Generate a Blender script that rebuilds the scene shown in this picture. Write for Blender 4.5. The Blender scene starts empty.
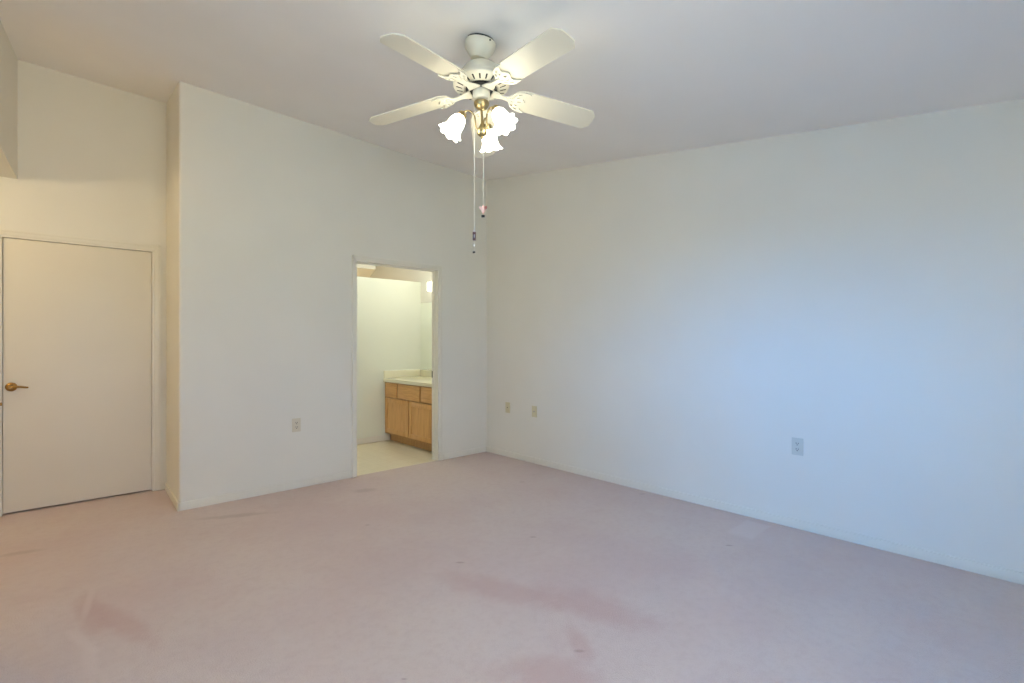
import bpy, bmesh, math, random
from mathutils import Vector, Matrix, Euler

S = bpy.context.scene
COL = S.collection
random.seed(4)
PI = math.pi

# ---------------------------------------------------------------- camera
FPX, W, H = 504.0, 1024, 683
EYE = 1.275
HEAD = math.radians(47.06)                 # view direction, measured from +x (along the back wall)
cam = bpy.data.cameras.new('camera')
cam.sensor_width = 36.0
cam.lens = FPX / W * 36.0
cam.clip_start = 0.02
cam_o = bpy.data.objects.new('camera', cam)
COL.objects.link(cam_o)
cam_o.location = (0, 0, EYE)
cam_o.rotation_euler = (PI / 2, 0, HEAD - PI / 2)
S.camera = cam_o

# ---------------------------------------------------------------- colour management
S.view_settings.view_transform = 'Standard'
S.view_settings.look = 'None'
S.view_settings.gamma = 1.0
S.view_settings.use_curve_mapping = False
S.view_settings.exposure = 0.0
S.cycles.max_bounces = 12
S.cycles.diffuse_bounces = 8
S.cycles.glossy_bounces = 4
S.cycles.sample_clamp_indirect = 6.0
S.cycles.use_denoising = True

# ---------------------------------------------------------------- light: sky, lamps
# the sky is deep blue towards -x (out of the left window) and hazy white towards -y; below it made-up ground light as room fill
SKY_BLUE = (1.2, 9.2, 24.5)
SKY_HAZE = (7.6, 8.8, 11.8)
FILL_LEFT = (0.8, 2.7, 5.4)
FILL_BACK = (9.4, 10.2, 9.4)
world = bpy.data.worlds.new('sky')
S.world = world
world.use_nodes = True
nt = world.node_tree
nt.nodes.clear()
wo = nt.nodes.new('ShaderNodeOutputWorld')
bg = nt.nodes.new('ShaderNodeBackground')
tc = nt.nodes.new('ShaderNodeTexCoord')
sp = nt.nodes.new('ShaderNodeSeparateXYZ')
nt.links.new(tc.outputs['Generated'], sp.inputs[0])


def world_range(sock, lo, hi):
    n = nt.nodes.new('ShaderNodeMapRange')
    n.inputs['From Min'].default_value = lo
    n.inputs['From Max'].default_value = hi
    nt.links.new(sock, n.inputs['Value'])
    return n.outputs['Result']


def world_mix(fac, a, b):
    n = nt.nodes.new('ShaderNodeMix')
    n.data_type = 'RGBA'
    nt.links.new(fac, n.inputs['Factor'])
    for key, v in (('A', a), ('B', b)):
        if isinstance(v, tuple):
            n.inputs[key].default_value = v + (1,)
        else:
            nt.links.new(v, n.inputs[key])
    return n.outputs['Result']


sub = nt.nodes.new('ShaderNodeMath')
sub.operation = 'SUBTRACT'
nt.links.new(sp.outputs['Y'], sub.inputs[0])
nt.links.new(sp.outputs['X'], sub.inputs[1])
side = world_range(sub.outputs[0], -0.3, 0.3)
horizon = world_range(sp.outputs['Z'], 0.0, 0.025)
nt.links.new(world_mix(horizon, world_mix(side, FILL_BACK, FILL_LEFT), world_mix(side, SKY_HAZE, SKY_BLUE)), bg.inputs['Color'])
nt.links.new(bg.outputs[0], wo.inputs[0])


def lamp(name, kind, loc, energy, color, **kw):
    d = bpy.data.lights.new(name, kind)
    d.energy = energy
    d.color = color
    for k, v in kw.items():
        setattr(d, k, v)
    o = bpy.data.objects.new(name, d)
    COL.objects.link(o)
    o.location = loc
    return o


# the window in the left wall, beside the camera: a portal that only guides sky sampling
WIN_Y0, WIN_Y1, WIN_Z0, WIN_Z1 = 0.45, 1.70, 1.15, 2.27
LEAN = 0.068


def left_x(y):                             # the left wall leans a little outward towards the camera
    return -0.138 - LEAN * (5.228 - y)


portal = lamp('daylight_portal', 'AREA', (left_x((WIN_Y0 + WIN_Y1) / 2) - 0.05, (WIN_Y0 + WIN_Y1) / 2, (WIN_Z0 + WIN_Z1) / 2), 1.0, (1, 1, 1))
portal.data.shape = 'RECTANGLE'
portal.data.size = WIN_Z1 - WIN_Z0
portal.data.size_y = WIN_Y1 - WIN_Y0
portal.rotation_euler = (0, -PI / 2, -math.atan(LEAN))
portal.data.cycles.is_portal = True
# a second window, added behind the camera as fill light
FX0, FX1, FZ0, FZ1 = -0.2, 1.3, 0.90, 2.10
portal = lamp('daylight_portal', 'AREA', ((FX0 + FX1) / 2, -1.05, (FZ0 + FZ1) / 2), 1.0, (1, 1, 1))
portal.data.shape = 'RECTANGLE'
portal.data.size = FX1 - FX0
portal.data.size_y = FZ1 - FZ0
portal.rotation_euler = (PI / 2, 0, PI)
portal.data.cycles.is_portal = True
WARM = (1.0, 0.80, 0.48)
lamp('hall_lamp', 'POINT', (-1.05, 4.25, 2.36), 22.0, WARM, shadow_soft_size=0.10)
spot = lamp('alcove_fill_spot', 'SPOT', (-0.24, 3.45, 2.55), 12.0, (1.0, 0.60, 0.2), shadow_soft_size=0.05, spot_size=math.radians(95), spot_blend=1.0)  # added warm fill for the alcove, no fixture there
spot.rotation_euler = Vector((0.55, 1.78, 0.25)).to_track_quat('-Z', 'Y').to_euler()
lamp('bathroom_lamp', 'POINT', (2.9, 5.2, 2.75), 18.0, (0.95, 1.0, 0.97), shadow_soft_size=0.12)
lamp('soffit_fill', 'POINT', (3.0, 7.0, 1.6), 9.0, (1.0, 0.80, 0.55), shadow_soft_size=0.12)  # added fill hidden behind the partition, lights the soffit underside
SHADE_GLOW = 13.0

# ---------------------------------------------------------------- helpers


def ray(px, py):
    r = Vector((math.sin(HEAD), -math.cos(HEAD), 0))
    f = Vector((math.cos(HEAD), math.sin(HEAD), 0))
    return f + r * ((px - 512) / FPX) + Vector((0, 0, (341.5 - py) / FPX))


def on_floor(px, py):
    d = ray(px, py)
    t = -EYE / d.z
    return d.x * t, d.y * t


def on_x(px, py, x):
    d = ray(px, py)
    t = x / d.x
    return d.y * t, EYE + d.z * t


def on_y(px, py, y):
    d = ray(px, py)
    t = y / d.y
    return d.x * t, EYE + d.z * t


def ceil_z(x, y):
    return 3.145 + 0.136 * (y - 4.482) - 0.03 * (x - 3.766)


def mesh_obj(name, bm, mats, parent=None, smooth=None, loc=None):
    bmesh.ops.recalc_face_normals(bm, faces=bm.faces)
    me = bpy.data.meshes.new(name)
    bm.to_mesh(me)
    bm.free()
    if not isinstance(mats, (list, tuple)):
        mats = [mats]
    for m in mats:
        me.materials.append(m)
    if smooth is not None:
        me.polygons.foreach_set('use_smooth', [True] * len(me.polygons))
        me.set_sharp_from_angle(angle=math.radians(smooth))
    o = bpy.data.objects.new(name, me)
    COL.objects.link(o)
    if parent:
        o.parent = parent
    if loc:
        o.location = loc
    return o


def struct(name, bm, mats, parent=None, smooth=None, label=None):
    o = mesh_obj(name, bm, mats, parent, smooth)
    if parent is None:
        o['kind'] = 'structure'
        if label:
            o['label'] = label
    return o


def thing(name, label, cat, loc=(0, 0, 0), rz=0, group=None):
    o = bpy.data.objects.new(name, None)
    o.empty_display_size = 0.1
    COL.objects.link(o)
    o.location = loc
    o.rotation_euler = (0, 0, rz)
    o['label'] = label
    o['category'] = cat
    if group:
        o['group'] = group
    return o


def box(bm, x0, x1, y0, y1, z0, z1, bevel=0.0, mat=0, M=None):
    vs = [bm.verts.new((x, y, z)) for z in (z0, z1) for y in (y0, y1) for x in (x0, x1)]
    idx = [(0, 2, 3, 1), (4, 5, 7, 6), (0, 1, 5, 4), (2, 6, 7, 3), (0, 4, 6, 2), (1, 3, 7, 5)]
    fs = [bm.faces.new([vs[i] for i in f]) for f in idx]
    bmesh.ops.recalc_face_normals(bm, faces=fs)
    if bevel:
        es = list({e for f in fs for e in f.edges})
        r = bmesh.ops.bevel(bm, geom=es, offset=bevel, segments=2, affect='EDGES', profile=0.6)
        fs = list({f for v in r['verts'] for f in v.link_faces} | {f for f in fs if f.is_valid})
    for f in fs:
        f.material_index = mat
    if M is not None:
        for v in {v for f in fs for v in f.verts}:
            v.co = M @ v.co
    return fs


def prism(bm, pts, z0, top, mat=0):
    """footprint polygon pts raised from z0 to top (number or function of x, y)"""
    tf = top if callable(top) else (lambda x, y: top)
    bf = z0 if callable(z0) else (lambda x, y: z0)
    b = [bm.verts.new((x, y, bf(x, y))) for x, y in pts]
    t = [bm.verts.new((x, y, tf(x, y))) for x, y in pts]
    n = len(pts)
    fs = [bm.faces.new(b[::-1]), bm.faces.new(t)]
    for i in range(n):
        j = (i + 1) % n
        fs.append(bm.faces.new((b[i], b[j], t[j], t[i])))
    for f in fs:
        f.material_index = mat
    return fs


def lathe(bm, prof, seg=32, mat=0, M=None, wave=None, cap=(False, False)):
    """revolve (r, z) profile; wave(i, ang) -> (dr, dz)"""
    rows = []
    for i, (r, z) in enumerate(prof):
        row = []
        for k in range(seg):
            a = 2 * PI * k / seg
            dr, dz = wave(i, a) if wave else (0, 0)
            p = Vector(((r + dr) * math.cos(a), (r + dr) * math.sin(a), z + dz))
            if M is not None:
                p = M @ p
            row.append(bm.verts.new(p))
        rows.append(row)
    fs = []
    for a, b in zip(rows, rows[1:]):
        for k in range(seg):
            j = (k + 1) % seg
            fs.append(bm.faces.new((a[k], a[j], b[j], b[k])))
    if cap[0]:
        fs.append(bm.faces.new(rows[0][::-1]))
    if cap[1]:
        fs.append(bm.faces.new(rows[-1]))
    for f in fs:
        f.material_index = mat
    return fs


def smooth_path(pts, n=6):
    """Catmull-Rom through pts"""
    P = [Vector(p) for p in pts]
    P = [P[0] * 2 - P[1]] + P + [P[-1] * 2 - P[-2]]
    out = []
    for i in range(1, len(P) - 2):
        for k in range(n):
            t = k / n
            a, b, c, d = P[i - 1], P[i], P[i + 1], P[i + 2]
            out.append(0.5 * ((2 * b) + (c - a) * t + (2 * a - 5 * b + 4 * c - d) * t * t
                              + (3 * b - a - 3 * c + d) * t ** 3))
    out.append(P[-2])
    return out


def tube(bm, pts, r, seg=8, mat=0, M=None):
    rows = []
    n = len(pts)
    rr = r if callable(r) else (lambda t: r)
    for i, p in enumerate(pts):
        d = (pts[min(i + 1, n - 1)] - pts[max(i - 1, 0)]).normalized()
        ref = Vector((0, 0, 1)) if abs(d.z) < 0.9 else Vector((1, 0, 0))
        u = d.cross(ref).normalized()
        v = d.cross(u)
        rad = rr(i / (n - 1))
        row = []
        for k in range(seg):
            a = 2 * PI * k / seg
            q = p + (u * math.cos(a) + v * math.sin(a)) * rad
            row.append(bm.verts.new(M @ q if M is not None else q))
        rows.append(row)
    fs = []
    for a, b in zip(rows, rows[1:]):
        for k in range(seg):
            j = (k + 1) % seg
            fs.append(bm.faces.new((a[k], a[j], b[j], b[k])))
    fs.append(bm.faces.new(rows[0][::-1]))
    fs.append(bm.faces.new(rows[-1]))
    for f in fs:
        f.material_index = mat


# ---------------------------------------------------------------- materials


def new_mat(name, color, rough=0.5, metal=0.0, spec=None):
    m = bpy.data.materials.new(name)
    m.use_nodes = True
    b = m.node_tree.nodes['Principled BSDF']
    b.inputs['Base Color'].default_value = (*color, 1)
    b.inputs['Roughness'].default_value = rough
    b.inputs['Metallic'].default_value = metal
    if spec is not None:
        b.inputs['Specular IOR Level'].default_value = spec
    return m, m.node_tree, b


def N(t, kind, **kw):
    n = t.nodes.new(kind)
    for k, v in kw.items():
        setattr(n, k, v)
    return n


def math_node(t, op, a, b=None, clamp=False):
    n = N(t, 'ShaderNodeMath', operation=op, use_clamp=clamp)
    for i, v in enumerate((a, b)):
        if v is None:
            continue
        if isinstance(v, (int, float)):
            n.inputs[i].default_value = v
        else:
            t.links.new(v, n.inputs[i])
    return n.outputs[0]


def mix_col(t, fac, a, b):
    n = N(t, 'ShaderNodeMix', data_type='RGBA')
    for key, v in (('Factor', fac), ('A', a), ('B', b)):
        if isinstance(v, (int, float)):
            n.inputs[key].default_value = v
        elif isinstance(v, tuple):
            n.inputs[key].default_value = (*v, 1)
        else:
            t.links.new(v, n.inputs[key])
    return n.outputs['Result']


def noise(t, co, scale, detail=3, rough=0.55):
    n = N(t, 'ShaderNodeTexNoise')
    n.inputs['Scale'].default_value = scale
    n.inputs['Detail'].default_value = detail
    n.inputs['Roughness'].default_value = rough
    t.links.new(co, n.inputs['Vector'])
    return n.outputs['Fac']


def ramp(t, val, lo, hi, a=0.0, b=1.0):
    n = N(t, 'ShaderNodeMapRange', interpolation_type='SMOOTHSTEP')
    n.inputs['From Min'].default_value = lo
    n.inputs['From Max'].default_value = hi
    n.inputs['To Min'].default_value = a
    n.inputs['To Max'].default_value = b
    t.links.new(val, n.inputs['Value'])
    return n.outputs['Result']


def obj_co(t):
    return N(t, 'ShaderNodeTexCoord').outputs['Object']


def bump(t, b, height, strength, dist):
    n = N(t, 'ShaderNodeBump')
    n.inputs['Strength'].default_value = strength
    n.inputs['Distance'].default_value = dist
    t.links.new(height, n.inputs['Height'])
    t.links.new(n.outputs['Normal'], b.inputs['Normal'])


def paint(name, color, rough=0.6, tex=0.12):
    """rolled wall paint with a light orange-peel texture"""
    m, t, b = new_mat(name, color, rough, spec=0.3)
    co = obj_co(t)
    v = noise(t, co, 1.3, 2)
    dk = tuple(c * 0.97 for c in color)
    t.links.new(mix_col(t, ramp(t, v, 0.3, 0.7), dk, color), b.inputs['Base Color'])
    bump(t, b, noise(t, co, 120, 2), tex, 0.002)
    return m


WALL = (0.80, 0.775, 0.69)
M_wall = paint('wall_paint', WALL)
M_ceil = paint('ceiling_paint', (0.90, 0.88, 0.855), 0.8, 0.25)
M_trim = paint('trim_paint', (0.80, 0.77, 0.675), 0.35, 0.03)
M_door = paint('door_paint', (0.78, 0.73, 0.62), 0.4, 0.03)
M_bath = paint('bathroom_paint', (0.78, 0.80, 0.69), 0.5)


def ell(t, co, wob, cx, cy, rx, ry, ang, soft=0.4):
    """soft elliptical mark on the carpet, its edge broken by noise"""
    mp = N(t, 'ShaderNodeMapping', vector_type='TEXTURE')
    mp.inputs['Location'].default_value = (cx, cy, 0)
    mp.inputs['Rotation'].default_value = (0, 0, ang)
    mp.inputs['Scale'].default_value = (rx, ry, 1)
    t.links.new(co, mp.inputs['Vector'])
    sx = N(t, 'ShaderNodeSeparateXYZ')
    t.links.new(mp.outputs[0], sx.inputs[0])
    d2 = math_node(t, 'ADD', math_node(t, 'POWER', sx.outputs[0], 2.0), math_node(t, 'POWER', sx.outputs[1], 2.0))
    d = math_node(t, 'ADD', math_node(t, 'SQRT', d2), wob)
    return ramp(t, d, 1.0 - soft, 1.0 + soft, 1.0, 0.0)


def wear_or_shade(px, py, px2, py2, wid):
    """centre, half length, half width, angle of an oblong mark between two seen points"""
    a, b = Vector(on_floor(px, py)), Vector(on_floor(px2, py2))
    c, d = (a + b) / 2, (b - a)
    return c.x, c.y, d.length / 2, wid, math.atan2(d.y, d.x)


def carpet_mat():
    base = (0.615, 0.455, 0.415)
    m, t, b = new_mat('carpet', base, 0.95, spec=0.05)
    b.inputs['Sheen Weight'].default_value = 0.15
    co = obj_co(t)
    big = noise(t, co, 0.9, 4, 0.6)
    mid = noise(t, co, 4.5, 5, 0.65)
    fine = noise(t, co, 170, 2, 0.7)
    col = mix_col(t, ramp(t, big, 0.35, 0.68), (0.66, 0.55, 0.50), (0.62, 0.485, 0.45))
    col = mix_col(t, math_node(t, 'MULTIPLY', ramp(t, mid, 0.5, 0.75), 0.35), col, (0.58, 0.43, 0.40))
    tuft = noise(t, co, 22, 4, 0.7)
    col = mix_col(t, math_node(t, 'MULTIPLY', ramp(t, tuft, 0.42, 0.68), 0.30), col, (0.56, 0.43, 0.395))
    wob = math_node(t, 'MULTIPLY', math_node(t, 'SUBTRACT', noise(t, co, 6, 4, 0.7), 0.5), 1.5)
    pink = [wear_or_shade(446, 578, 560, 602, 0.10), wear_or_shade(545, 590, 640, 622, 0.11), wear_or_shade(505, 672, 600, 676, 0.10),
            wear_or_shade(572, 628, 588, 662, 0.04), wear_or_shade(85, 596, 100, 632, 0.05), wear_or_shade(95, 606, 150, 640, 0.05),
            ]
    for p in pink:
        k = ell(t, co, wob, *p, soft=0.55)
        col = mix_col(t, math_node(t, 'MULTIPLY', k, 0.6), col, (0.55, 0.37, 0.335))
    tan = [wear_or_shade(200, 519, 268, 513, 0.035), wear_or_shade(375, 489, 352, 492, 0.05), wear_or_shade(0, 556, 40, 550, 0.03)]  # last mark paints the shadow edge of the hall light
    for p in tan:
        k = ell(t, co, wob, *p, soft=0.6)
        col = mix_col(t, math_node(t, 'MULTIPLY', k, 0.38), col, (0.40, 0.30, 0.255))
    # paler streaks pressed by furniture
    pale = [wear_or_shade(68, 632, 96, 652, 0.02), wear_or_shade(88, 644, 94, 678, 0.025), wear_or_shade(92, 590, 84, 618, 0.015)]
    for p in pale:
        k = ell(t, co, wob, *p, soft=0.6)
        col = mix_col(t, math_node(t, 'MULTIPLY', k, 0.5), col, (0.70, 0.58, 0.53))
    # furniture foot dents
    small = math_node(t, 'MULTIPLY', wob, 0.25)
    for px, py, s in ((367.5, 525, 0.014), (460, 562.5, 0.018), (579, 651, 0.017), (729, 545.5, 0.017),
                      (533, 537, 0.016), (404, 679, 0.008), (522, 482, 0.02), (642, 494, 0.02)):
        x, y = on_floor(px, py)
        k = ell(t, co, small, x, y, s * 1.3, s * 0.6, -0.75, 0.5)
        col = mix_col(t, math_node(t, 'MULTIPLY', k, 0.5), col, (0.36, 0.24, 0.21))
    # lighter square where a cabinet foot flattened the pile
    qa, qb = Vector(on_floor(756, 521)), Vector(on_floor(742, 538))
    cx, cy = (qa + qb) / 2
    mp = N(t, 'ShaderNodeMapping', vector_type='TEXTURE')
    mp.inputs['Location'].default_value = (cx, cy, 0)
    mp.inputs['Scale'].default_value = (0.17, 0.085, 1)
    t.links.new(co, mp.inputs['Vector'])
    sx = N(t, 'ShaderNodeSeparateXYZ')
    t.links.new(mp.outputs[0], sx.inputs[0])
    q = math_node(t, 'MAXIMUM', math_node(t, 'ABSOLUTE', sx.outputs[0]), math_node(t, 'ABSOLUTE', sx.outputs[1]))
    q = ramp(t, math_node(t, 'ADD', q, small), 0.8, 1.1, 1.0, 0.0)
    col = mix_col(t, math_node(t, 'MULTIPLY', q, 0.55), col, (0.70, 0.60, 0.56))
    # pile
    col = mix_col(t, math_node(t, 'MULTIPLY', ramp(t, fine, 0.3, 0.7), 0.12), col, (0.42, 0.31, 0.28))
    t.links.new(col, b.inputs['Base Color'])
    h = math_node(t, 'ADD', fine, math_node(t, 'MULTIPLY', mid, 0.8))
    bump(t, b, h, 0.5, 0.006)
    return m


M_carpet = carpet_mat()


def vinyl_mat():
    m, t, b = new_mat('vinyl', (0.70, 0.64, 0.47), 0.35)
    co = obj_co(t)
    br = N(t, 'ShaderNodeTexBrick', offset=0.0)
    br.inputs['Scale'].default_value = 1.0
    br.inputs['Brick Width'].default_value = 0.15
    br.inputs['Row Height'].default_value = 0.15
    br.inputs['Mortar Size'].default_value = 0.003
    br.inputs['Color1'].default_value = (0.83, 0.76, 0.58, 1)
    br.inputs['Color2'].default_value = (0.81, 0.74, 0.56, 1)
    br.inputs['Mortar'].default_value = (0.74, 0.66, 0.50, 1)
    t.links.new(co, br.inputs['Vector'])
    v = noise(t, co, 14, 4)
    t.links.new(mix_col(t, math_node(t, 'MULTIPLY', ramp(t, v, 0.4, 0.7), 0.3), br.outputs['Color'], (0.74, 0.66, 0.48)),
                b.inputs['Base Color'])
    return m


M_vinyl = vinyl_mat()


def oak(name, vert=True, dark=1.0):
    m, t, b = new_mat(name, (0.55, 0.30, 0.12), 0.38)
    co = obj_co(t)
    mp = N(t, 'ShaderNodeMapping')
    mp.inputs['Scale'].default_value = (14, 14, 1.0) if vert else (14, 1.0, 14)
    t.links.new(co, mp.inputs['Vector'])
    g = noise(t, mp.outputs[0], 4.0, 5, 0.65)
    a = tuple(c * dark for c in (0.74, 0.43, 0.165))
    d = tuple(c * dark for c in (0.60, 0.32, 0.115))
    t.links.new(mix_col(t, ramp(t, g, 0.35, 0.7), a, d), b.inputs['Base Color'])
    return m


M_oak = oak('oak_upright', True)
M_oak_h = oak('oak_across', False)
M_oak_d = oak('oak_frame', True, 0.72)
M_counter = new_mat('cultured_marble', (0.80, 0.76, 0.58), 0.2)[0]
M_mirror = new_mat('mirror_glass', (0.95, 0.97, 0.93), 0.03, 1.0)[0]
M_brass = new_mat('antique_brass', (0.42, 0.33, 0.17), 0.36, 1.0)[0]
M_handle = new_mat('polished_brass', (0.36, 0.21, 0.065), 0.3, 1.0)[0]
M_steel = new_mat('brushed_steel', (0.45, 0.43, 0.40), 0.35, 1.0)[0]
M_chrome = new_mat('chrome', (0.7, 0.7, 0.7), 0.15, 1.0)[0]
M_dark = new_mat('dark_metal', (0.006, 0.006, 0.006), 0.5)[0]
M_hole = new_mat('slot_dark', (0.03, 0.027, 0.022), 0.8)[0]
M_fan = new_mat('cream_enamel', (0.75, 0.71, 0.58), 0.35)[0]
M_blade = new_mat('cream_blade', (0.76, 0.71, 0.57), 0.45)[0]
M_almond = new_mat('almond_plastic', (0.66, 0.60, 0.39), 0.4)[0]
M_grey_plate = new_mat('grey_plastic', (0.60, 0.60, 0.53), 0.4)[0]
M_beige_plate = new_mat('beige_plastic', (0.68, 0.62, 0.48), 0.4)[0]
M_fob = new_mat('dark_wood_fob', (0.10, 0.03, 0.02), 0.4)[0]
M_white = new_mat('white_bead', (0.85, 0.83, 0.78), 0.4)[0]
M_pink = new_mat('pink_enamel', (0.85, 0.55, 0.48), 0.4)[0]
M_red = new_mat('red_brown_enamel', (0.30, 0.07, 0.05), 0.4)[0]
M_cord = new_mat('pale_cord', (0.78, 0.75, 0.66), 0.6)[0]
M_alu = new_mat('white_vinyl_frame', (0.75, 0.75, 0.73), 0.4)[0]


def glow_mat(name, color, strength):
    m, t, b = new_mat(name, (0.9, 0.88, 0.82), 0.25)
    b.inputs['Emission Color'].default_value = (*color, 1)
    b.inputs['Emission Strength'].default_value = strength
    return m


M_shade = glow_mat('lit_frosted_glass', (1.0, 0.94, 0.72), SHADE_GLOW)
M_vshade = glow_mat('lit_white_glass', (1.0, 0.95, 0.76), 7.0)

# ---------------------------------------------------------------- room shell
YB, XR = 4.482, 3.766                      # back wall and right wall
YA = 5.228                                 # wall of the entry alcove
YF = -1.0                                  # wall behind the camera
T = 0.115


def top(x, y):
    return ceil_z(x, y) + 0.03


bm = bmesh.new()
prism(bm, [(-2.4, YF - 0.1), (XR + 0.1, YF - 0.1), (XR + 0.1, YB + 0.02), (3.066, YB + 0.02), (2.168, YB + 0.02), (1.3, YB + 0.02),
           (1.3, YA + 0.7), (-2.4, YA + 0.7)], -0.1, 0.0)
struct('floor', bm, M_carpet, label='worn pink wall to wall carpet with stains and dents')
bm = bmesh.new()
prism(bm, [(1.5, YB + 0.02), (XR + 0.1, YB + 0.02), (XR + 0.1, 7.7), (1.5, 7.7)], -0.1, -0.004)
struct('floor_bathroom', bm, M_vinyl)

bm = bmesh.new()
prism(bm, [(-2.5, YF - 0.2), (XR + 0.2, YF - 0.2), (XR + 0.2, 7.8), (-2.5, 7.8)], ceil_z, lambda x, y: ceil_z(x, y) + 0.15)
struct('ceiling', bm, M_ceil)

# back wall with the bathroom doorway and the return of the alcove (rounded outer corner)
DX0, DX1, DZ = 2.155, 3.103, 2.050
RC = 0.018
arc = [(0.750 + RC - RC * math.cos(a), YB + RC - RC * math.sin(a)) for a in [PI / 2 * k / 6 for k in range(7)]]
bm = bmesh.new()
fp = arc + [(DX0, YB), (DX0, YB + T), (0.90, YB + T), (0.90, YA), (0.782, YA)]
prism(bm, fp, 0, top)
prism(bm, [(DX1, YB), (XR, YB), (XR, YB + T), (DX1, YB + T)], 0, top)
prism(bm, [(DX0, YB), (DX1, YB), (DX1, YB + T), (DX0, YB + T)], DZ, top)
struct('wall_back', bm, M_wall, smooth=30)

bm = bmesh.new()
prism(bm, [(XR, YF - 0.1), (XR + 0.1, YF - 0.1), (XR + 0.1, YB + T), (XR, YB + T)], 0, top)
struct('wall_right', bm, M_wall)

# alcove wall with the hall door
HX0, HX1, HZ = on_y(2.5, 341, YA)[0] - 0.017, on_y(151.8, 341, YA)[0] + 0.017, 2.053
bm = bmesh.new()
prism(bm, [(-2.4, YA), (HX0, YA), (HX0, YA + T), (-2.4, YA + T)], 0, top)
prism(bm, [(HX1, YA), (0.90, YA), (0.90, YA + T), (HX1, YA + T)], 0, top)
prism(bm, [(HX0, YA), (HX1, YA), (HX1, YA + T), (HX0, YA + T)], HZ, top)
struct('wall_alcove', bm, M_wall)
bm = bmesh.new()
prism(bm, [(-0.7, YA + 0.6), (1.2, YA + 0.6), (1.2, YA + 0.7), (-0.7, YA + 0.7)], 0, top)
prism(bm, [(-0.8, YA + T), (-0.7, YA + T), (-0.7, YA + 0.7), (-0.8, YA + 0.7)], 0, top)
prism(bm, [(1.1, YA + T), (1.2, YA + T), (1.2, YA + 0.6), (1.1, YA + 0.6)], 0, top)
struct('wall_behind_door', bm, M_wall)

# left wall: solid beside the camera, header over the opening to the hall
HEAD_Z, OPEN_Y = 2.477, 3.1
bm = bmesh.new()


def left_run(bm, y0, y1, z0, z1):
    prism(bm, [(left_x(y0), y0), (left_x(y1), y1), (left_x(y1) - T, y1), (left_x(y0) - T, y0)], z0, z1)


left_run(bm, YF, WIN_Y0, 0, top)
left_run(bm, WIN_Y1, OPEN_Y, 0, top)
left_run(bm, WIN_Y0, WIN_Y1, 0, WIN_Z0)
left_run(bm, WIN_Y0, WIN_Y1, WIN_Z1, top)
prism(bm, [(left_x(OPEN_Y), OPEN_Y), (left_x(YA), YA), (left_x(YA) - T, YA), (left_x(OPEN_Y) - T, OPEN_Y)], HEAD_Z, top)
struct('wall_left', bm, M_wall)
bm = bmesh.new()
prism(bm, [(-2.4, 2.9), (left_x(2.9) - T, 2.9), (left_x(YA) - T, YA), (-2.4, YA)], HEAD_Z, HEAD_Z + 0.1)
struct('ceiling_hall', bm, M_ceil)
bm = bmesh.new()
prism(bm, [(-2.4, 2.9), (-2.3, 2.9), (-2.3, YA), (-2.4, YA)], 0, HEAD_Z)
prism(bm, [(-2.3, 2.9), (left_x(2.9) - T, 2.9), (left_x(3.0) - T, 3.0), (-2.3, 3.0)], 0, HEAD_Z)
struct('wall_hall', bm, M_wall)

# wall behind the camera
bm = bmesh.new()
prism(bm, [(left_x(YF) - T, YF), (FX0, YF), (FX0, YF - T), (left_x(YF) - T, YF - T)], 0, top)
prism(bm, [(FX1, YF), (XR, YF), (XR, YF - T), (FX1, YF - T)], 0, top)
prism(bm, [(FX0, YF), (FX1, YF), (FX1, YF - T), (FX0, YF - T)], 0, FZ0)
prism(bm, [(FX0, YF), (FX1, YF), (FX1, YF - T), (FX0, YF - T)], FZ1, top)
struct('wall_front', bm, M_wall)
bm = bmesh.new()
for a, b in ((FX0, FX0 + 0.04), (FX1 - 0.04, FX1)):
    box(bm, a, b, YF - T, YF + 0.01, FZ0, FZ1)
box(bm, FX0 + 0.04, FX1 - 0.04, YF - T, YF + 0.01, FZ1 - 0.04, FZ1)
box(bm, FX0 + 0.04, FX1 - 0.04, YF - T, YF + 0.03, FZ0, FZ0 + 0.03)
struct('fill_window', bm, M_alu)  # frame of the window added for fill light

# bathroom shell
YP = 5.873
bm = bmesh.new()
prism(bm, [(1.6, YP), (XR, YP), (XR, YP + 0.10), (1.6, YP + 0.10)], 0, 2.081)
struct('wall_bathroom_partition', bm, M_bath)
bm = bmesh.new()
prism(bm, [(XR, YB + T), (XR + 0.1, YB + T), (XR + 0.1, 7.7), (XR, 7.7)], 0, top)
prism(bm, [(1.5, YB + T), (1.6, YB + T), (1.6, 7.7), (1.5, 7.7)], 0, top)
prism(bm, [(1.6, 7.6), (XR, 7.6), (XR, 7.7), (1.6, 7.7)], 0, top)
struct('wall_bathroom', bm, M_wall)
bm = bmesh.new()
prism(bm, [(1.6, 6.478), (3.416, 6.478), (3.75, 7.3), (3.75, 7.6), (1.6, 7.6)], 2.285, 2.60)
struct('ceiling_soffit', bm, M_wall)

# baseboards
BH, BT = 0.062, 0.012
segs = {
    'baseboard_back': [(0.752, YB - BT, DX0 - 0.05, YB), (DX1 + 0.05, YB - BT, XR - BT, YB)],
    'baseboard_right': [(XR - BT, YF, XR, YB)],
    'baseboard_alcove': [(HX1 + 0.043, YA - BT, 0.772, YA), (-2.3, YA - BT, HX0 - 0.06, YA)],
}
for nm, bs in segs.items():
    bm = bmesh.new()
    for x0, y0, x1, y1 in bs:
        box(bm, x0, x1, y0, y1, 0, BH, bevel=0.004)
    struct(nm, bm, M_trim, smooth=40)
bm = bmesh.new()
prism(bm, [(0.750, YB - BT), (0.750, YB + 0.01), (0.782, YA - BT), (0.782 - BT, YA - BT), (0.750 - BT, YB - BT)], 0, BH)
struct('baseboard_return', bm, M_trim)
bm = bmesh.new()
box(bm, 1.6, 3.30, YP - BT, YP, 0, BH + 0.01, bevel=0.004)
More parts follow.
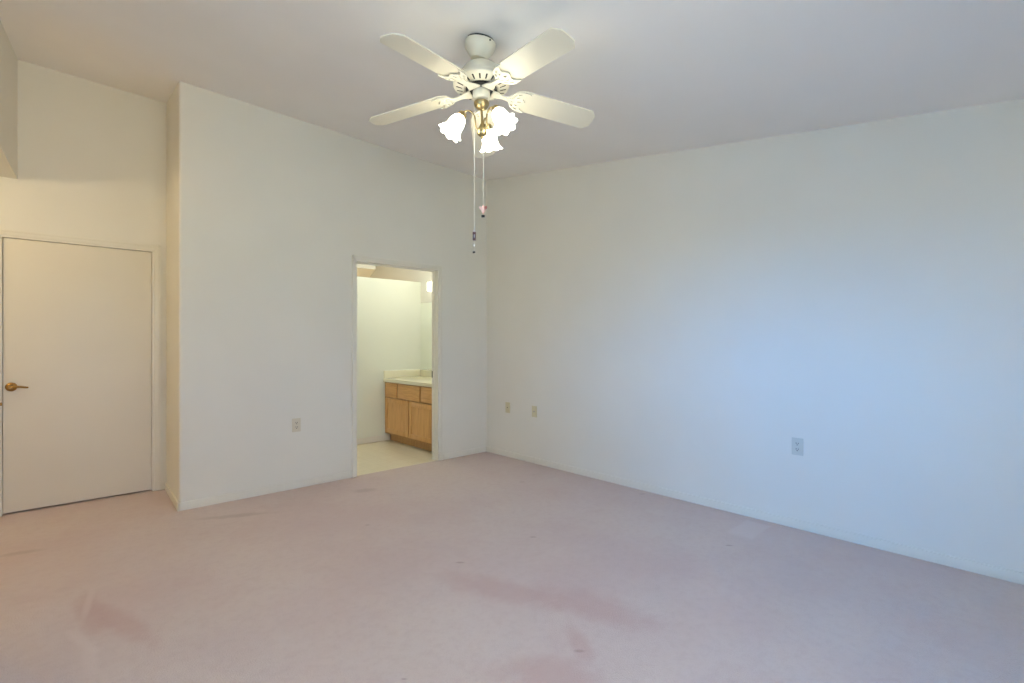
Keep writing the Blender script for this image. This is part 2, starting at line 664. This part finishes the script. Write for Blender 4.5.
struct('baseboard_bathroom', bm, M_trim, smooth=40)


def casing(name, x0, x1, z1, y, w, d, jamb_depth):
    """flat casing with a raised outer edge around an opening, plus the jamb lining"""
    bm = bmesh.new()
    for a, b in ((x0 - w, x0), (x1, x1 + w)):
        box(bm, a, b, y - d, y, 0, z1, bevel=0.003)
    box(bm, x0 - w, x1 + w, y - d, y, z1, z1 + w, bevel=0.003)
    for a, b in ((x0 - w, x0 - w + 0.016), (x1 + w - 0.016, x1 + w)):
        box(bm, a, b, y - d - 0.005, y - d, 0, z1 + w, bevel=0.002)
    box(bm, x0 - w, x1 + w, y - d - 0.005, y - d, z1 + w - 0.016, z1 + w, bevel=0.002)
    j = 0.014
    box(bm, x0, x0 + j, y - 0.004, y + jamb_depth, 0, z1 - j)
    box(bm, x1 - j, x1, y - 0.004, y + jamb_depth, 0, z1 - j)
    box(bm, x0, x1, y - 0.004, y + jamb_depth, z1 - j, z1)
    # stop
    s0, s1 = y + 0.055, y + 0.09
    box(bm, x0 + j, x0 + j + 0.006, s0, s1, 0, z1 - j - 0.011)
    box(bm, x1 - j - 0.006, x1 - j, s0, s1, 0, z1 - j - 0.011)
    box(bm, x0 + j, x1 - j, s0, s1, z1 - j - 0.011, z1 - j)
    return struct(name, bm, M_trim, smooth=40)


tb = casing('trim_1', DX0, DX1, DZ, YB, 0.036, 0.011, T)
# dark strike plate on the right jamb of the bathroom doorway
bm = bmesh.new()
box(bm, DX1 - 0.0165, DX1 - 0.0138, YB + 0.088, YB + 0.113, 0.885, 0.955, bevel=0.001)
sp_o = mesh_obj('strike_plate', bm, M_dark, tb)
sp_o['label'] = 'dark metal strike plate'

ta = casing('trim_2', HX0, HX1, HZ, YA, 0.042, 0.011, T)
bm = bmesh.new()
y_, z_ = YA - 0.001, on_y(1.5, 404, YA)[1]
box(bm, HX0 - 0.012, HX0 + 0.016, YA - 0.018, YA - 0.010, z_ - 0.012, z_ + 0.012, bevel=0.002)
sp2 = mesh_obj('strike_plate', bm, M_handle, ta)
sp2['label'] = 'brass strike plate'

# hall door: flush slab, lever handle, hinges
bm = bmesh.new()
box(bm, HX0 + 0.017, HX1 - 0.017, YA + 0.012, YA + 0.047, 0.014, HZ - 0.017, bevel=0.002)
door = struct('door_1', bm, M_door, smooth=40, label='closed flush cream door with a brass lever')
hx, hz = on_y(11.2, 387, YA)
bm = bmesh.new()
Mr = Matrix.Translation((hx, YA + 0.012, hz)) @ Matrix.Rotation(PI / 2, 4, 'X')
lathe(bm, [(0.033, 0.0), (0.033, 0.004), (0.028, 0.010), (0.015, 0.014), (0.012, 0.04), (0.014, 0.05), (0.010, 0.058)],
      24, M=Mr, cap=(True, True))
pts = smooth_path([(hx, YA - 0.036, hz), (hx + 0.02, YA - 0.040, hz + 0.002), (hx + 0.045, YA - 0.040, hz + 0.001),
                   (hx + 0.075, YA - 0.036, hz - 0.005), (hx + 0.09, YA - 0.030, hz - 0.007)])
tube(bm, pts, lambda t: 0.0105 - 0.004 * t, 10)
box(bm, hx - 0.004, hx + 0.004, YA - 0.05, YA - 0.046, hz - 0.004, hz + 0.004)
hd = mesh_obj('door_handle', bm, M_handle, door, 40)
hd['label'] = 'polished brass lever handle'
for zc in (0.25, 1.05, 1.80):
    bm = bmesh.new()
    lathe(bm, [(0.006, zc - 0.045), (0.006, zc + 0.045)], 10, M=Matrix.Translation((HX1 - 0.0165, YA + 0.006, 0)), cap=(True, True))
    mesh_obj('hinge', bm, M_door, door, 40)

# window frame beside the camera; outside it an added roof and two walls that shape the daylight
bm = bmesh.new()


def frame_run(y0, y1, z0, z1, out=0.01):
    prism(bm, [(left_x(y0) + out, y0), (left_x(y1) + out, y1), (left_x(y1) - T, y1), (left_x(y0) - T, y0)], z0, z1)


frame_run(WIN_Y0, WIN_Y0 + 0.04, WIN_Z0, WIN_Z1)
frame_run(WIN_Y1 - 0.04, WIN_Y1, WIN_Z0, WIN_Z1)
frame_run(WIN_Y0 + 0.04, WIN_Y1 - 0.04, WIN_Z1 - 0.04, WIN_Z1)
frame_run(WIN_Y0 + 0.04, WIN_Y1 - 0.04, WIN_Z0, WIN_Z0 + 0.03, 0.03)
struct('window_1', bm, M_alu)
bm = bmesh.new()
prism(bm, [(-2.1, -0.2), (left_x(-0.2) - T, -0.2), (left_x(2.0) - T, 2.0), (-2.1, 2.0)], 2.56, 2.66)
struct('sky_blocker_roof', bm, M_ceil)  # unseen roof added to cut off the high sky
bm = bmesh.new()
prism(bm, [(-7.0, 2.0), (left_x(2.0) - T, 2.0), (left_x(2.1) - T, 2.1), (-7.0, 2.1)], 0, 2.8)
prism(bm, [(-4.0, -0.3), (left_x(-0.3) - T, -0.3), (left_x(-0.2) - T, -0.2), (-4.0, -0.2)], 0, 2.6)
struct('sky_blocker_walls', bm, M_wall)  # unseen walls added to block sky from the sides

# ---------------------------------------------------------------- bathroom vanity
VX = 3.228
VY1, VY0 = YP, 4.69
van = thing('vanity_cabinet', 'honey oak bathroom vanity cabinet under the cream counter', 'cabinet', ((VX + XR) / 2, (VY0 + VY1) / 2, 0))
vo = van.location


def vbox(bm, x0, x1, y0, y1, z0, z1, bevel=0.0):
    box(bm, x0 - vo.x, x1 - vo.x, y0 - vo.y, y1 - vo.y, z0, z1, bevel)


bm = bmesh.new()
vbox(bm, VX + 0.02, XR - 0.002, VY0, VY1 - 0.001, 0.10, 0.758)
mesh_obj('body', bm, M_oak_d, van)
bm = bmesh.new()
vbox(bm, VX, VX + 0.02, VY1 - 0.045, VY1 - 0.001, 0.10, 0.758)
vbox(bm, VX, VX + 0.02, VY0, VY0 + 0.05, 0.10, 0.758)
vbox(bm, VX, VX + 0.02, VY0 + 0.05, VY1 - 0.045, 0.735, 0.758)
vbox(bm, VX, VX + 0.02, VY0 + 0.05, VY1 - 0.045, 0.545, 0.585)
vbox(bm, VX, VX + 0.02, VY0 + 0.05, VY1 - 0.045, 0.10, 0.135)
vbox(bm, VX, VX + 0.02, 5.25, 5.295, 0.135, 0.545)
vbox(bm, VX, VX + 0.02, 5.515, 5.57, 0.585, 0.735)
vbox(bm, VX, VX + 0.02, 4.995, 5.045, 0.585, 0.735)
mesh_obj('face_frame', bm, M_oak_d, van)
bm = bmesh.new()
vbox(bm, VX + 0.07, XR - 0.01, VY0 + 0.005, VY1 - 0.002, 0.0, 0.10)
mesh_obj('toe_kick', bm, M_oak_d, van)
for y0, y1 in ((5.562, 5.835), (5.033, 5.523), (4.735, 5.008)):
    bm = bmesh.new()
    vbox(bm, VX - 0.019, VX - 0.001, y0, y1, 0.572, 0.746, 0.005)
    mesh_obj('drawer', bm, M_oak_h, van, 40)
for y0, y1 in ((5.286, 5.835), (4.735, 5.262)):
    z0, z1, r = 0.118, 0.555, 0.055
    bm = bmesh.new()
    vbox(bm, VX - 0.019, VX - 0.001, y0, y0 + r, z0, z1, 0.003)
    vbox(bm, VX - 0.019, VX - 0.001, y1 - r, y1, z0, z1, 0.003)
    vbox(bm, VX - 0.019, VX - 0.001, y0 + r, y1 - r, z0, z0 + r, 0.003)
    vbox(bm, VX - 0.019, VX - 0.001, y0 + r, y1 - r, z1 - r, z1, 0.003)
    dr = mesh_obj('cabinet_door', bm, M_oak, van, 40)
    bm = bmesh.new()
    vbox(bm, VX - 0.010, VX - 0.002, y0 + r - 0.002, y1 - r + 0.002, z0 + r - 0.002, z1 - r + 0.002)
    mesh_obj('panel', bm, M_oak, dr)

ctr = thing('vanity_countertop', 'cream marble vanity countertop on the oak bathroom cabinet', 'countertop', (3.49, 5.28, 0.758))
co_ = ctr.location
bm = bmesh.new()
box(bm, VX - 0.03 - co_.x, XR - 0.001 - co_.x, VY0 - 0.02 - co_.y, YP - 0.001 - co_.y, 0, 0.045, 0.008)
mesh_obj('worktop', bm, M_counter, ctr, 40)
bm = bmesh.new()
box(bm, VX - 0.02 - co_.x, XR - 0.022 - co_.x, YP - 0.02 - co_.y, YP - 0.001 - co_.y, 0.045, 0.14, 0.004)
mesh_obj('side_splash', bm, M_counter, ctr, 40)
bm = bmesh.new()
box(bm, XR - 0.021 - co_.x, XR - 0.001 - co_.x, VY0 - 0.02 - co_.y, YP - 0.001 - co_.y, 0.045, 0.135, 0.004)
mesh_obj('backsplash', bm, M_counter, ctr, 40)

mir = thing('wall_mirror', 'frameless bathroom mirror standing on the counter backsplash', 'mirror', (XR, 5.27, 0.895))
bm = bmesh.new()
box(bm, -0.007, -0.001, -0.58, 0.598, 0, 0.90, 0.0015)
mesh_obj('mirror_pane', bm, M_mirror, mir)
bm = bmesh.new()
box(bm, -0.011, -0.001, -0.58, 0.598, -0.006, 0.004, 0.001)
mesh_obj('bottom_channel', bm, M_chrome, mir)

vl = thing('vanity_light', 'lit square white glass light above the bathroom mirror', 'wall light', (XR, 5.27, 1.98))
bm = bmesh.new()
box(bm, -0.025, -0.001, -0.46, 0.27, -0.04, 0.04, 0.004)
mesh_obj('backplate', bm, M_chrome, vl, 40)
for yy in (-0.37, -0.09, 0.19):
    bm = bmesh.new()
    box(bm, -0.135, -0.025, yy - 0.055, yy + 0.055, -0.054, 0.060, 0.012)
    mesh_obj('glass_shade', bm, M_vshade, vl, 40)

# ---------------------------------------------------------------- wall plates


def plate(name, label, pos, normal, mat, kind, group=None, cat='outlet'):
    rz = math.atan2(normal[0], -normal[1])            # local -y faces the room
    t = thing(name, label, cat, pos, rz, group)
    bm = bmesh.new()
    box(bm, -0.036, 0.036, -0.006, 0, -0.0585, 0.0585, 0.0025)
    mesh_obj('cover_plate', bm, mat, t, 40)
    if kind == 'duplex':
        for zc in (-0.0195, 0.0195):
            bm = bmesh.new()
            pts = []
            for k in range(20):
                a = 2 * PI * k / 20
                pts.append((0.0172 * math.cos(a), max(-0.0135, min(0.0135, 0.0172 * math.sin(a)))))
            f = [bm.verts.new((x, -0.0085, zc + z)) for x, z in pts]
            g = [bm.verts.new((x, -0.005, zc + z)) for x, z in pts]
            bm.faces.new(f)
            for k in range(20):
                bm.faces.new((f[k], f[(k + 1) % 20], g[(k + 1) % 20], g[k]))
            for x, w in ((-0.0065, 0.0019), (0.0065, 0.0017)):
                box(bm, x - w, x + w, -0.0089, -0.0084, zc - 0.001, zc + 0.008, mat=1)
            box(bm, -0.0031, 0.0031, -0.0089, -0.0084, zc - 0.0105, zc - 0.005, mat=1)
            mesh_obj('receptacle', bm, [mat, M_hole], t)
        screws = (0.0,)
    elif kind == 'jack':
        bm = bmesh.new()
        box(bm, -0.008, 0.008, -0.0085, -0.005, -0.008, 0.008, 0.001)
        box(bm, -0.005, 0.005, -0.0089, -0.0084, -0.004, 0.005, mat=1)
        mesh_obj('jack', bm, [mat, M_hole], t)
        screws = (-0.042, 0.042)
    else:
        bm = bmesh.new()
        lathe(bm, [(0.0075, 0.0), (0.0075, 0.004), (0.0048, 0.004), (0.0048, 0.012), (0.001, 0.012)], 14,
              M=Matrix.Translation((0, -0.005, 0)) @ Matrix.Rotation(PI / 2, 4, 'X'), cap=(False, True))
        mesh_obj('cable_connector', bm, M_steel, t, 40)
        screws = (-0.042, 0.042)
    for zc in screws:
        bm = bmesh.new()
        lathe(bm, [(0.0032, 0.0), (0.0032, 0.0012), (0.0012, 0.0018)], 10,
              M=Matrix.Translation((0, -0.006, zc)) @ Matrix.Rotation(PI / 2, 4, 'X'), cap=(False, True))
        mesh_obj('screw', bm, mat, t, 40)
    return t


x_, z_ = on_y(296.3, 425, YB)
plate('wall_outlet', 'beige duplex outlet left of the bathroom doorway', (x_, YB, z_), (0, -1), M_beige_plate, 'duplex')
y_, z_ = on_x(508, 407.5, XR)
plate('phone_jack', 'almond phone jack plate nearest the room corner', (XR, y_, z_), (-1, 0), M_almond, 'jack', cat='jack plate')
y_, z_ = on_x(534.6, 411.5, XR)
plate('cable_jack', 'almond cable jack plate, second from the room corner', (XR, y_, z_), (-1, 0), M_almond, 'coax', cat='jack plate')
y_, z_ = on_x(797.6, 446.5, XR)
plate('wall_outlet', 'pale grey duplex outlet low on the blue lit right wall', (XR, y_, z_), (-1, 0), M_grey_plate, 'duplex')

# ---------------------------------------------------------------- ceiling fan
FD, FLAT = 2.688, -0.1669
fx = FD * math.cos(HEAD) + FLAT * math.sin(HEAD)
fy = FD * math.sin(HEAD) - FLAT * math.cos(HEAD)
FZ = ceil_z(fx, fy)
fan = thing('ceiling_fan', 'cream five blade ceiling fan with three lit tulip glass shades', 'ceiling fan', (fx, fy, FZ), HEAD - PI / 2)
# local frame: x to the right as seen, y away from the camera, z up from the ceiling point; the fan hangs slightly out of plumb
TILT = Matrix.Translation((0, 0, -0.10)) @ Matrix.Rotation(math.atan(-0.0687), 4, 'X') @ Matrix.Rotation(math.atan(-0.0224), 4, 'Y') @ Matrix.Translation((0, 0, 0.10))


def Z(z):
    return z - FZ


HUB = TILT @ Matrix.Translation((0, 0, -0.013))
KIT = TILT @ Matrix.Translation((0, 0, -0.026))


bm = bmesh.new()
sl = Matrix.Identity(4)
prof = [(0.030, -0.099), (0.043, -0.097), (0.047, -0.090), (0.062, -0.070), (0.078, -0.047), (0.083, -0.032), (0.083, -0.012)]
SLOPE = Matrix.Rotation(math.atan(0.079), 4, 'X') @ Matrix.Rotation(math.atan(0.115), 4, 'Y')
lathe(bm, prof, 40, M=SLOPE, cap=(True, True))
cn = mesh_obj('canopy', bm, M_fan, fan, 40)
bm = bmesh.new()
lathe(bm, [(0.074, -0.013), (0.074, 0.012)], 32, M=SLOPE, cap=(True, True))
mesh_obj('canopy_shadow_gap', bm, M_dark, fan, 40)  # dark disc standing in for the shadow gap above the canopy
for a in (-0.85, -0.85 + PI):
    bm = bmesh.new()
    lathe(bm, [(0.0045, 0), (0.0045, 0.006), (0.001, 0.008)], 10, cap=(False, True),
          M=SLOPE @ Matrix.Rotation(a - PI / 2, 4, 'Z') @ Matrix.Translation((0, -0.081, -0.022)) @ Matrix.Rotation(PI / 2, 4, 'X'))
    mesh_obj('screw', bm, M_dark, cn, 40)
bm = bmesh.new()
lathe(bm, [(0.014, -0.15), (0.014, -0.085)], 20, M=TILT, cap=(True, True))
lathe(bm, [(0.020, -0.150), (0.034, -0.145), (0.036, -0.118), (0.026, -0.112)], 24, M=TILT, cap=(True, True))
mesh_obj('downrod', bm, M_fan, fan, 40)

# motor housing with radial vent slots in its underside
bm = bmesh.new()
prof = [(0.030, Z(2.762)), (0.060, Z(2.756)), (0.088, Z(2.742)), (0.104, Z(2.718)), (0.112, Z(2.692)), (0.128, Z(2.682)), (0.142, Z(2.672)),
        (0.1475, Z(2.658)), (0.1475, Z(2.645)), (0.142, Z(2.640)), (0.136, Z(2.636)), (0.092, Z(2.624)), (0.086, Z(2.628)), (0.02, Z(2.632))]
lathe(bm, prof, 64, M=HUB, cap=(True, True))
for k in range(22):
    a = 2 * PI * (k + 0.5) / 22
    for r0, r1, w in ((0.102, 0.131, 0.0046),):
        zs = lambda r: Z(2.624 + (r - 0.092) / 0.044 * 0.012) - 0.0007
        M2 = HUB @ Matrix.Rotation(a, 4, 'Z')
        q = [(r0, -w * 0.8), (r1, -w), (r1 + 0.002, 0), (r1, w), (r0, w * 0.8), (r0 - 0.002, 0)]
        f = bm.faces.new([bm.verts.new(M2 @ Vector((x, y, zs(x)))) for x, y in q])
        f.material_index = 1
mh = mesh_obj('motor_housing', bm, [M_fan, M_hole], fan, 35)
bm = bmesh.new()
lathe(bm, [(0.02, Z(2.628)), (0.083, Z(2.626)), (0.083, Z(2.614)), (0.02, Z(2.612))], 40, M=HUB, cap=(True, True))
mesh_obj('flywheel', bm, M_dark, fan, 40)
bm = bmesh.new()
lathe(bm, [(0.040, Z(2.622)), (0.0455, Z(2.618)), (0.0465, Z(2.600)), (0.0465, Z(2.575)), (0.043, Z(2.567)), (0.036, Z(2.565))], 40,
      M=HUB, cap=(True, True))
mesh_obj('switch_housing', bm, M_fan, fan, 40)


def curve_plate(loops, thick, z):
    """flat plate from an outline and holes (2D filled curve) as a bmesh"""
    cu = bpy.data.curves.new('plate', 'CURVE')
    cu.dimensions = '2D'
    cu.fill_mode = 'BOTH'
    cu.extrude = thick / 2
    cu.bevel_depth = 0.0008
    cu.bevel_resolution = 1
    for lp in loops:
        s = cu.splines.new('POLY')
        s.points.add(len(lp) - 1)
        for p, (x, y) in zip(s.points, lp):
            p.co = (x, y, 0, 1)
        s.use_cyclic_u = True
    o = bpy.data.objects.new('plate', cu)
    COL.objects.link(o)
    bpy.context.view_layer.update()
    me = bpy.data.meshes.new_from_object(o.evaluated_get(bpy.context.evaluated_depsgraph_get()))
    bpy.data.objects.remove(o)
    b = bmesh.new()
    b.from_mesh(me)
    bpy.data.meshes.remove(me)
    for v in b.verts:
        v.co.z += z
    return b


def closed_smooth(pts, n=5):
    out = []
    P = [Vector((x, y)) for x, y in pts]
    L = len(P)
    for i in range(L):
        a, b, c, d = P[i - 1], P[i], P[(i + 1) % L], P[(i + 2) % L]
        for k in range(n):
            t = k / n
            q = 0.5 * ((2 * b) + (c - a) * t + (2 * a - 5 * b + 4 * c - d) * t * t + (3 * b - a - 3 * c + d) * t ** 3)
            out.append((q.x, q.y))
    return out


def drop(cx, cy, l, w, ang, n=14):
    out = []
    for k in range(n):
        a = 2 * PI * k / n
        x = l * math.cos(a)
        y = w * math.sin(a) * (1 - 0.45 * math.cos(a))
        out.append((cx + x * math.cos(ang) - y * math.sin(ang), cy + x * math.sin(ang) + y * math.cos(ang)))
    return out


half = [(0.150, 0.011), (0.160, 0.022), (0.172, 0.042), (0.190, 0.058), (0.215, 0.068), (0.245, 0.070), (0.262, 0.066),
        (0.246, 0.060), (0.232, 0.048), (0.226, 0.036), (0.230, 0.022), (0.240, 0.010)]
outline = half + [(0.246, 0.0)] + [(x, -y) for x, y in half[::-1]]
holes = []
for s in (1, -1):
    holes += [drop(0.182, s * 0.034, 0.014, 0.006, s * 0.9), drop(0.207, s * 0.052, 0.013, 0.005, s * 0.45),
              drop(0.205, s * 0.027, 0.011, 0.005, s * 0.3), drop(0.178, s * 0.013, 0.010, 0.004, s * 0.35)]
holes.append(drop(0.216, 0.0, 0.014, 0.006, 0))
PITCH = math.radians(11.4)
DROOP = 0.112
PHASE = math.radians(1.56)
BZ = Z(2.594)
bl_proto = ir_proto = None
for k in range(5):
    a = PI / 2 + PHASE + 2 * PI * k / 5
    Mk = TILT @ Matrix.Rotation(a, 4, 'Z')
    Mp = Mk @ Matrix.Translation((0.15, 0, BZ)) @ Matrix.Rotation(DROOP, 4, 'Y') @ Matrix.Rotation(-PITCH, 4, 'X') @ Matrix.Translation((-0.15, 0, 0))
    # blade
    bm = bmesh.new()
    hw = 0.072
    oc = [(0.178, 0.034), (0.186, 0.052), (0.200, 0.062), (0.225, hw), (0.628, hw + 0.001), (0.658, 0.040), (0.662, 0.0)]
    loop = oc + [(x, -y) for x, y in oc[-2::-1]]
    th = 0.006
    tp = [bm.verts.new((x, y, th)) for x, y in loop]
    bt = [bm.verts.new((x, y, 0.0)) for x, y in loop]
    bm.faces.new(tp)
    bm.faces.new(bt[::-1])
    nn = len(loop)
    for i in range(nn):
        f = bm.faces.new((bt[i], bt[(i + 1) % nn], tp[(i + 1) % nn], tp[i]))
        f.material_index = 0
    bmesh.ops.transform(bm, matrix=Mp, verts=bm.verts)
    mesh_obj('blade', bm, M_blade, fan)
    # ornate blade iron: pierced plate screwed under the blade root, and an arm up to the flywheel
    bm = curve_plate([closed_smooth(outline)] + holes, 0.005, -0.0075)
    bmesh.ops.transform(bm, matrix=Mp, verts=bm.verts)
    arm = smooth_path([(0.056, 0, Z(2.598)), (0.088, 0, Z(2.597)), (0.112, 0, Z(2.594)), (0.132, 0, Z(2.590)), (0.168, 0, Z(2.586))], 5)
    rows = []
    for i, p in enumerate(arm):
        t = i / (len(arm) - 1)
        w = 0.036 - 0.024 * min(1.0, t * 1.9) + 0.004 * max(0.0, t - 0.6)
        rows.append([bm.verts.new(Mk @ (p + Vector((0, s * w, dz)))) for s, dz in ((-1, 0), (1, 0), (1, -0.007), (-1, -0.007))])
    for r0, r1 in zip(rows, rows[1:]):
        for i in range(4):
            bm.faces.new((r0[i], r0[(i + 1) % 4], r1[(i + 1) % 4], r1[i]))
    bm.faces.new(rows[0])
    bm.faces.new(rows[-1][::-1])
    ir = mesh_obj('blade_iron', bm, M_fan, fan, 40)
    for x, y in ((0.200, 0.040), (0.200, -0.040), (0.232, 0.0)):
        bm = bmesh.new()
        lathe(bm, [(0.0045, -0.008), (0.004, -0.0115), (0.001, -0.0125)], 10, M=Mp @ Matrix.Translation((x, y, 0)), cap=(False, True))
        mesh_obj('screw', bm, M_fan, ir, 40)

# light kit
bm = bmesh.new()
lathe(bm, [(0.040, Z(2.566)), (0.041, Z(2.560)), (0.037, Z(2.548)), (0.028, Z(2.536)), (0.016, Z(2.529)), (0.008, Z(2.524))], 32, M=KIT, cap=(True, True))
lathe(bm, [(0.0065, Z(2.526)), (0.0065, Z(2.45)), (0.011, Z(2.445)), (0.016, Z(2.432)), (0.024, Z(2.418)), (0.027, Z(2.405)), (0.024, Z(2.392)), (0.014, Z(2.383)),
           (0.006, Z(2.379)), (0.007, Z(2.373)), (0.003, Z(2.368))], 28, M=KIT, cap=(True, True))
mesh_obj('light_fitter', bm, M_brass, fan, 40)
SHL = 0.118
for az in (76, 195, 317):
    a = math.radians(az)
    Mk = KIT @ Matrix.Rotation(a, 4, 'Z')
    bm = bmesh.new()
    path = smooth_path([(0.018, 0, Z(2.415)), (0.033, 0, Z(2.430)), (0.036, 0, Z(2.460)), (0.040, 0, Z(2.490)), (0.062, 0, Z(2.512)),
                        (0.088, 0, Z(2.508)), (0.103, 0, Z(2.487))], 6)
    tube(bm, path, 0.0046, 8, M=Mk)
    ar = mesh_obj('lamp_arm', bm, M_brass, fan, 50)
    tilt = math.radians(33)
    Ms = Mk @ Matrix.Translation((0.098, 0, Z(2.496))) @ Matrix.Rotation(-tilt, 4, 'Y')      # shade axis: local -z, leaning outward
    bm = bmesh.new()
    lathe(bm, [(0.008, 0.004), (0.020, 0.0), (0.023, -0.006), (0.0235, -0.026), (0.021, -0.028)], 24, M=Ms, cap=(True, True))
    mesh_obj('socket', bm, M_brass, ar, 40)
    bm = bmesh.new()
    pr = [(0.86 * r_, z_ * 0.97 - 0.001) for r_, z_ in [(0.021, -0.018), (0.026, -0.024), (0.037, -0.036), (0.045, -0.054), (0.0485, -0.076), (0.050, -0.096), (0.055, -0.112), (0.064, -0.125), (0.072, -0.131)]]
    inn = [(r - 0.0035, z - 0.001) for r, z in pr[::-1]]
    allp = pr + inn
    n1 = len(pr)

    def wv(i, ang, n1=n1, allp=allp):
        j = i if i < n1 else 2 * n1 - 1 - i
        k = max(0.0, (j - 4) / (n1 - 5))
        rib = 0.0009 * math.cos(ang * 16) * (1 - k)
        return (rib + 0.006 * k * k * math.cos(ang * 8), -0.006 * k * k * abs(math.cos(ang * 4)))
    lathe(bm, allp, 96, M=Ms, wave=wv)
    mesh_obj('glass_shade', bm, M_shade, fan, 60)
    bm = bmesh.new()
    lathe(bm, [(0.008, -0.028), (0.012, -0.045), (0.024, -0.065), (0.027, -0.080), (0.020, -0.098), (0.004, -0.106)], 20, M=Ms, cap=(True, True))
    mesh_obj('bulb', bm, M_shade, ar, 60)


def local_at(px, py, y):
    """point of the fan's own frame seen at a pixel, at distance y behind the fan axis"""
    d = FD + y
    return Vector(((px - 512) / FPX * d - FLAT, y, EYE + (341.5 - py) / FPX * d - FZ))


# pull cords with their fobs
p1 = local_at(474.3, 232, 0.0)
p1e = local_at(474.3, 252, 0.0)
s1 = Vector((p1.x, 0, Z(2.585)))
bm = bmesh.new()
tube(bm, [Vector((s1.x + 0.006, 0, s1.z)), Vector((s1.x, 0, s1.z - 0.006)), Vector((p1.x, 0, p1.z + 0.008))], 0.0014, 6)
c1 = mesh_obj('pull_cord', bm, M_cord, fan)
bm = bmesh.new()
zt, zb = p1.z, local_at(474.3, 240.5, 0).z
box(bm, p1.x - 0.0085, p1.x + 0.0085, -0.006, 0.006, zb, zt, 0.003)
lathe(bm, [(0.0035, 0), (0.005, 0.004), (0.002, 0.010)], 12, M=Matrix.Translation((p1.x, 0, zt)), cap=(True, True), mat=1)
box(bm, p1.x - 0.0014, p1.x + 0.0014, -0.0066, -0.0058, zb + 0.014, zt - 0.014, mat=1)
o = mesh_obj('fob', bm, [M_fob, M_white], c1, 50)
o['label'] = 'dark wooden pull fob'
bm = bmesh.new()
tube(bm, [Vector((p1.x, 0, zb)), Vector((p1.x, 0, p1e.z))], 0.0009, 6)
zc = local_at(474.3, 245.5, 0).z
lathe(bm, [(0.001, -0.006), (0.0055, -0.003), (0.0055, 0.003), (0.001, 0.006)], 12, M=Matrix.Translation((p1.x, 0, zc)))
lathe(bm, [(0.002, -0.006), (0.0075, -0.004), (0.006, 0.003), (0.001, 0.005)], 12, M=Matrix.Translation((p1.x - 0.002, 0, p1e.z)), mat=1, cap=(True, True))
mesh_obj('bead', bm, [M_white, M_dark], c1, 50)

p2 = local_at(483.3, 205, 0.05)
bm = bmesh.new()
tube(bm, [Vector((p2.x - 0.003, 0.042, Z(2.585))), Vector((p2.x, 0.05, Z(2.578))), Vector((p2.x, 0.05, p2.z))], 0.0014, 6)
c2 = mesh_obj('pull_cord', bm, M_cord, fan)
zA, zB, zC = p2.z, local_at(483, 213.5, 0.05).z, local_at(483, 217.3, 0.05).z
bm = bmesh.new()
zm = (zA + zB) / 2
lathe(bm, [(0.002, 0.024), (0.006, 0.018), (0.0065, 0.010), (0.010, 0.002), (0.0105, -0.010), (0.006, -0.020), (0.002, -0.024)], 16,
      M=Matrix.Translation((p2.x, 0.05, zm)), cap=(True, True))
for s, mt in ((-1, 0), (1, 1)):
    lathe(bm, [(0.001, -0.003), (0.007, -0.002), (0.007, 0.002), (0.001, 0.003)], 14, mat=mt, cap=(True, True),
          M=Matrix.Translation((p2.x + s * 0.013, 0.046, zm + (0.004 if s < 0 else 0.006))) @ Matrix.Rotation(s * 0.5, 4, 'Y') @ Matrix.Rotation(PI / 2, 4, 'X') @ Matrix.Diagonal((1.0, 1.7, 1, 1)))
box(bm, p2.x - 0.010, p2.x + 0.008, 0.044, 0.056, zC, zC + 0.012, 0.002, mat=2)
tube(bm, [Vector((p2.x - 0.001, 0.05, zm - 0.022)), Vector((p2.x - 0.001, 0.05, zC + 0.010))], 0.0012, 6)
o = mesh_obj('fob', bm, [M_pink, M_red, M_dark], c2, 50)
o['label'] = 'small pink winged pull fob'
